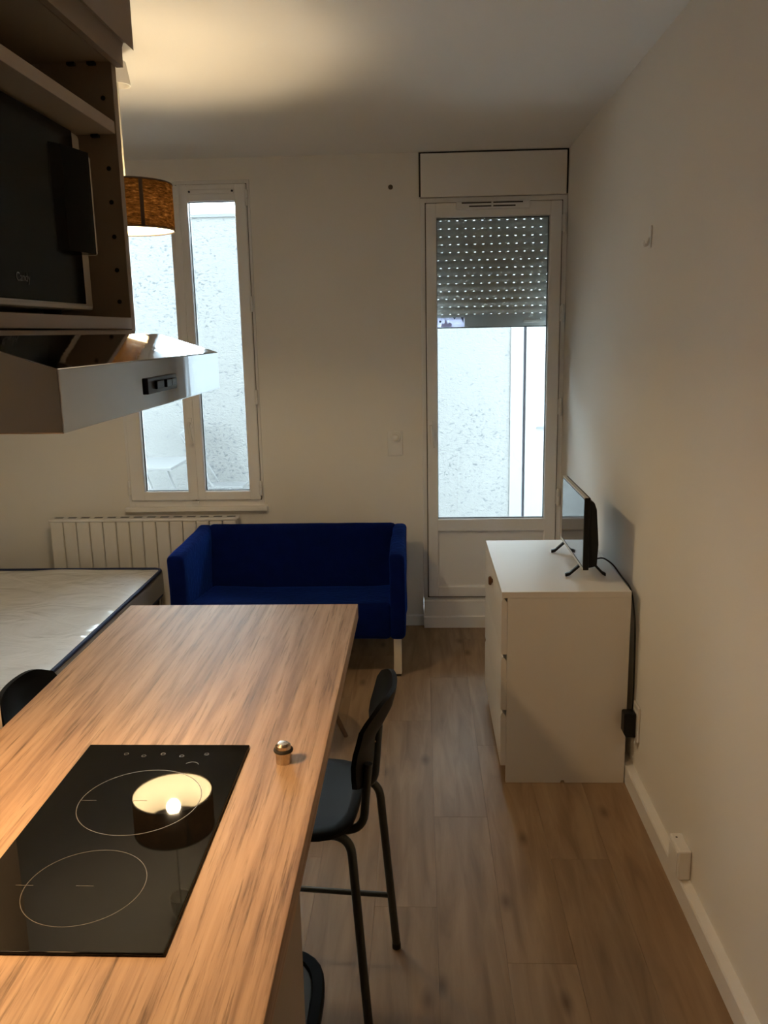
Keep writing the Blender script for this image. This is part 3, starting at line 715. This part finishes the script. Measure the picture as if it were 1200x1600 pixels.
for (cx, cy) in ((-.447, 1.201), (-.453, .990)):
    for dx in (-.082, .0):
        bx('zone_mark', 'hob_print', hob, cx + dx - .012, cx + dx + .012, cy - .0005, cy + .0005, ZK + .0048, ZK + .0050)
for i, xx in enumerate((-.520, -.487, -.455, -.420, -.378)):
    annulus('touch_key', xx, 1.345 if i % 2 else 1.352, .0036, .0007)
annulus('touch_key', -.395, 1.312, .012, .0008, .3, 2.6)

dsx, dsy = -.240, 1.334
ds = thing('door_stop', 'small brushed metal cylinder with black rubber ring on the worktop', 'door stop', (dsx, dsy, ZK))
MB().lathe([(0, 0), (.0135, 0), (.0135, .0195), (.0125, .0205), (.0125, .0255), (.0135, .0265), (.0132, .032), (.009, .0355), (0, .0362)], (dsx, dsy, ZK + .0002), 32).done('body', 'brushed_steel', ds, angle=28)
MB().tube([(dsx + .0140 * math.cos(2 * PI * k / 32), dsy + .0140 * math.sin(2 * PI * k / 32), ZK + .0232) for k in range(33)], .0030, 8, caps=False).done('rubber_ring', 'rubber', ds)

# ------------------------------------------------------------------ range hood
hood = thing('range_hood', 'polished steel range hood below the open wall cabinet', 'range hood', (-.55, 1.03, 1.66))
QY0, QY1 = .733, 1.328
poly = [(XP + .001, 1.662), (-.312, 1.660), (-.312, 1.716), (-.402, 1.7455), (-.44, 1.7515), (XP + .001, 1.7515)]
MB().prism(poly, 'y', QY0, QY1, .0012).done('canopy', 'chrome_steel', hood, smooth=False)
bx('filter', 'dark_filter', hood, -.74, -.36, QY0 + .05, QY1 - .05, 1.656, 1.6615, .001)
bx('lamp_lens', 'hood_lamp_glow', hood, -.705, -.655, .93, 1.13, 1.652, 1.656)
bx('side_rail', 'cabinet_edge', hood, -.70, -.395, QY0 + .004, QY0 + .016, 1.652, 1.6605, .001)
hs = bx('switch_panel', 'black_plastic', hood, -.3125, -.3085, .965, 1.082, 1.6770, 1.6955, .001)
for (ya, yb, p) in ((.990, 1.018, .003), (1.026, 1.048, .004), (1.053, 1.074, .0025)):
    bx('button', 'black_gloss', hs, -.3085, -.3085 + p, ya, yb, 1.6815, 1.6910, .001)

# ------------------------------------------------------------------ wall cabinet and microwave
wc = thing('wall_cabinet', 'dim beige open-front wall cabinet holding the microwave', 'cabinet', (-.62, 1.05, 1.753))
AX, AY0, AY1 = -.447, .740, 1.358
def sidep(ya, yb):
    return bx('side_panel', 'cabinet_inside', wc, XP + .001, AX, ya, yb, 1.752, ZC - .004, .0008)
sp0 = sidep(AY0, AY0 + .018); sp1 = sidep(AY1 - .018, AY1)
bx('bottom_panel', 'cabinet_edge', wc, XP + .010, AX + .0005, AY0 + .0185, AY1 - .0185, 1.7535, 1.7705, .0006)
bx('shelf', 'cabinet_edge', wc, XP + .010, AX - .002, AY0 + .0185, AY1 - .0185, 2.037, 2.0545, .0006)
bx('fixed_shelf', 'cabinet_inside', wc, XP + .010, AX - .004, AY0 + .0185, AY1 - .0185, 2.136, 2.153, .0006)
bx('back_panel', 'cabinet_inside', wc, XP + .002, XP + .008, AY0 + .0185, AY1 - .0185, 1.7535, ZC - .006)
for zz in (2.087, 1.989, 1.941, 1.891, 1.842, 1.795):
    MB().lathe([(0, 0), (.0034, 0), (.0034, -.0006), (0, -.0006)], (-.463, AY1 - .0182, zz), 12, 'y').done('pin_hole', 'pin_hole', sp1)
for (xx, zz) in ((-.505, 2.1355), (-.475, 2.1355), (-.478, 2.0365), (-.52, 2.0365)):
    bx('shelf_peg', 'pin_hole', wc, xx - .006, xx + .006, AY1 - .027, AY1 - .0183, zz - .0045, zz, .001)
dx = AX + .0012
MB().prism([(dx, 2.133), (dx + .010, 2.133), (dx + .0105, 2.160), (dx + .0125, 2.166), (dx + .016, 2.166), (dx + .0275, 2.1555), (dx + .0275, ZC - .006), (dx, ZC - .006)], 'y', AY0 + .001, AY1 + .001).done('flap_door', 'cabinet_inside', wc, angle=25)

mw = thing('microwave', 'black and silver microwave oven on the lower shelf of the wall cabinet', 'microwave', (-.64, 1.08, 1.771))
bx('casing', 'silver_plastic', mw, -.785, -.512, .855, 1.302, 1.782, 2.030, .004)
for (xx, yy) in ((-.75, .89), (-.75, 1.27), (-.54, .89), (-.54, 1.27)): MB().lathe([(0, 1.7705), (.012, 1.7705), (.013, 1.7825), (0, 1.7825)], (xx, yy, 0), 12).done('foot', 'rubber', mw)
fr = bx('front_frame', 'silver_plastic', mw, -.516, -.494, .853, 1.314, 1.781, 2.031, .006, 3)
dr = bx('door', 'black_gloss', mw, -.496, -.4905, .858, 1.276, 1.790, 2.029, .001)
bx('lower_trim', 'silver_plastic', mw, -.4955, -.4895, .858, 1.296, 1.782, 1.787, .001)
hd = MB().prism([(1.190, -.4905), (1.282, -.4905), (1.282, -.472), (1.270, -.467), (1.210, -.480)], 'z', 1.860, 1.998)
for v in hd.bm.verts: v.co = Vector((v.co.y, v.co.x, v.co.z))
hd = hd.done('handle', 'black_gloss', dr, angle=25)
bx('handle_edge', 'silver_plastic', hd, -.4935, -.474, 1.2822, 1.298, 1.860, 1.998, .004)
tx = bpy.data.curves.new('brand_text', 'FONT'); tx.body = 'Candy'; tx.size = .015; tx.align_x = 'CENTER'; tx.extrude = .0002
to = bpy.data.objects.new('brand_text_tmp', tx); C.objects.link(to)
bpy.context.view_layer.update()
me = bpy.data.meshes.new_from_object(to.evaluated_get(bpy.context.evaluated_depsgraph_get()))
bpy.data.objects.remove(to)
me.transform(Matrix(((0, 0, 1, -.4900), (1, 0, 0, 1.075), (0, 1, 0, 1.812), (0, 0, 0, 1))))
me.materials.clear(); me.materials.append(MATS['text_grey'])
lo = bpy.data.objects.new('lettering', me); C.objects.link(lo); attach(lo, dr)

# ------------------------------------------------------------------ bar stools
def make_stool():
    t = thing('bar_stool', 'x', 'stool')
    ZS = .570
    m = MB()
    def outline(u):
        a = 2 * PI * u; ca, sa = math.cos(a), math.sin(a); n = 4.0
        r = (abs(ca) ** n + abs(sa) ** n) ** (-1 / n); return ca * r * .170 + .040, sa * r * .195
    rings = []
    for (s, z) in ((.0, ZS - .004), (.45, ZS - .003), (.80, ZS), (.95, ZS + .002), (1.0, ZS - .003), (1.0, ZS - .012), (.94, ZS - .016), (0.0, ZS - .016)):
        ring = []
        for k in range(48):
            x, y = outline(k / 48); zz = z
            if x > .12 and s > .7: zz -= (x * s - .12) * .25
            ring.append(m.bm.verts.new((x * s, y * s, zz)))
        rings.append(ring)
    for i in range(len(rings) - 1):
        for k in range(48): m.bm.faces.new((rings[i][k], rings[i][(k + 1) % 48], rings[i + 1][(k + 1) % 48], rings[i + 1][k]))
    bmesh.ops.remove_doubles(m.bm, verts=list(m.bm.verts), dist=1e-6)
    m.done('seat', 'stool_black', t, angle=50)
    prof = [(.640, -.152, .080), (.652, -.154, .125), (.675, -.156, .150), (.705, -.158, .157), (.735, -.163, .155), (.765, -.174, .155), (.795, -.192, .162), (.830, -.210, .168), (.862, -.219, .162), (.880, -.221, .130)]
    m = MB(); nv = 20
    F, Bk = [], []
    for (z, x, w) in prof:
        f, b = [], []
        for j in range(nv + 1):
            y = (j / nv * 2 - 1) * w; xx = x + (.022 + .028 * min(1, max(0, (z - .70) / .12))) * (y / .17) ** 2
            zz = z - (.012 * abs(y / w) ** 6 if z > .84 else 0) + (.010 * abs(y / w) ** 4 if z < .66 else 0)
            f.append(m.bm.verts.new((xx + .006, y, zz))); b.append(m.bm.verts.new((xx - .006, y, zz)))
        F.append(f); Bk.append(b)
    n = len(prof)
    for i in range(n - 1):
        for j in range(nv):
            m.bm.faces.new((F[i][j], F[i][j + 1], F[i + 1][j + 1], F[i + 1][j])); m.bm.faces.new((Bk[i][j], Bk[i + 1][j], Bk[i + 1][j + 1], Bk[i][j + 1]))
        m.bm.faces.new((F[i][0], F[i + 1][0], Bk[i + 1][0], Bk[i][0])); m.bm.faces.new((F[i][nv], Bk[i][nv], Bk[i + 1][nv], F[i + 1][nv]))
    for j in range(nv):
        m.bm.faces.new((F[0][j], Bk[0][j], Bk[0][j + 1], F[0][j + 1])); m.bm.faces.new((F[-1][j], F[-1][j + 1], Bk[-1][j + 1], Bk[-1][j]))
    bk = m.done('backrest', 'stool_black', t, angle=50)
    for s in (-1, 1):
        for zz in (.675, .705):
            MB().lathe([(0, 0), (.006, 0), (.005, -.003), (0, -.004)], (-.157 + .022 * (.10 / .17) ** 2 - .0055, s * .10, zz), 10, 'x').done('screw', 'brushed_steel', bk)
    zr = ZS - .028
    for s in (-1, 1):
        y = s * .135
        fx = -.178 + s * .018
        pr = fillet([(-.020, y, zr), (fx + .038, y, zr), (fx, s * .158, .012)], .055, 7)
        lg = MB().tube(pr, .0115, 12).done('leg', 'stool_tube', t)
        MB().lathe([(.0125, 0), (.0125, .016), (.0, .016)], (fx, s * .158, 0), 12).done('foot_cap', 'rubber', lg)
        pf = fillet([(-.020, y, zr), (.130, y, zr), (.178, s * .165, .012)], .055, 7)
        lg = MB().tube(pf, .0115, 12).done('leg', 'stool_tube', t)
        MB().lathe([(.0125, 0), (.0125, .016), (.0, .016)], (.178, s * .165, 0), 12).done('foot_cap', 'rubber', lg)
        up = fillet([(.02, s * .105, zr - .004), (-.150, s * .105, zr - .004), (-.158 + .022 * (.105 / .17) ** 2 - .0165, s * .105, .72)], .05, 7)
        MB().tube(up, .0105, 12).done('back_support', 'stool_tube', t)
    MB().tube([(-.03, -.135, zr), (-.03, .135, zr)], .0095, 10).done('cross_bar', 'stool_tube', t)
    MB().tube([(.09, -.135, zr), (.09, .135, zr)], .0095, 10).done('cross_bar', 'stool_tube', t)
    MB().tube([(-.182, -.151, .175), (.164, -.156, .175)], .008, 10).done('foot_rail', 'stool_tube', t)
    MB().tube([(.164, -.156, .175), (.164, .156, .175)], .008, 10).done('foot_rail', 'stool_tube', t)
    return t
st1 = make_stool()
st2 = copy_tree(st1)
st1.location = (-.292, 2.005, 0); st1.rotation_euler = (0, 0, PI - math.radians(4.5))
tag(st1, 'black bar stool with curved back on the door side of the worktop', 'stool', 'bar stools at the worktop')
st2.location = (-.835, 2.005, 0); st2.rotation_euler = (0, 0, math.radians(4))
tag(st2, 'black bar stool between the worktop and the bed, only its backrest showing', 'stool', 'bar stools at the worktop')

# ------------------------------------------------------------------ bin beyond the base cabinet
bn = thing('waste_bin', 'black-rimmed bin with a grey lid tucked under the worktop', 'bin', (-.345, 1.37, 0))
def rr_ring(bm, cx, cy, hx, hy, z, n=48, p=3.2):
    out = []
    for k in range(n):
        a = 2 * PI * k / n; ca, sa = math.cos(a), math.sin(a); r = (abs(ca) ** p + abs(sa) ** p) ** (-1 / p)
        out.append(bm.verts.new((cx + ca * r * hx, cy + sa * r * hy, z)))
    return out
def rr_body(name, mat, rows, par, cap0=True, cap1=False):
    m = MB(); R = [rr_ring(m.bm, -.345, 1.362, hx, hy, z) for (hx, hy, z) in rows]
    for i in range(len(R) - 1):
        for k in range(48): m.bm.faces.new((R[i][k], R[i][(k + 1) % 48], R[i + 1][(k + 1) % 48], R[i + 1][k]))
    if cap0: m.bm.faces.new(R[0])
    if cap1: m.bm.faces.new(R[-1])
    return m.done(name, mat, par)
rr_body('body', 'bin_black', [(.125, .135, 0), (.140, .155, .47), (.150, .165, .488), (.150, .165, .502), (.146, .161, .506), (.128, .143, .506), (.126, .141, .498)], bn)
rr_body('lid', 'bin_grey', [(.100, .115, .490), (.1262, .1412, .4975), (.124, .139, .5005)], bn, True, True)

# ------------------------------------------------------------------ low table whose leg shows beyond the worktop
lt = thing('low_table', 'low wooden table beyond the worktop, one slanted leg in sight', 'table', (-.60, 3.42, 0))
m = MB(); m.lathe([(0, .385), (.175, .385), (.185, .392), (.185, .402), (.178, .408), (0, .408)], (-.60, 3.42, 0), 40); m.done('top', 'leg_wood', lt)
for (a, fx) in ((8, 1), (128, 1), (248, 1)):
    aa = math.radians(a); c, s = math.cos(aa), math.sin(aa)
    MB().tube([(-.60 + .10 * c, 3.42 + .10 * s, .386), (-.60 + .262 * c, 3.42 + .262 * s, .0)], .015, 12, radii=[.017, .010]).done('leg', 'leg_wood', lt)
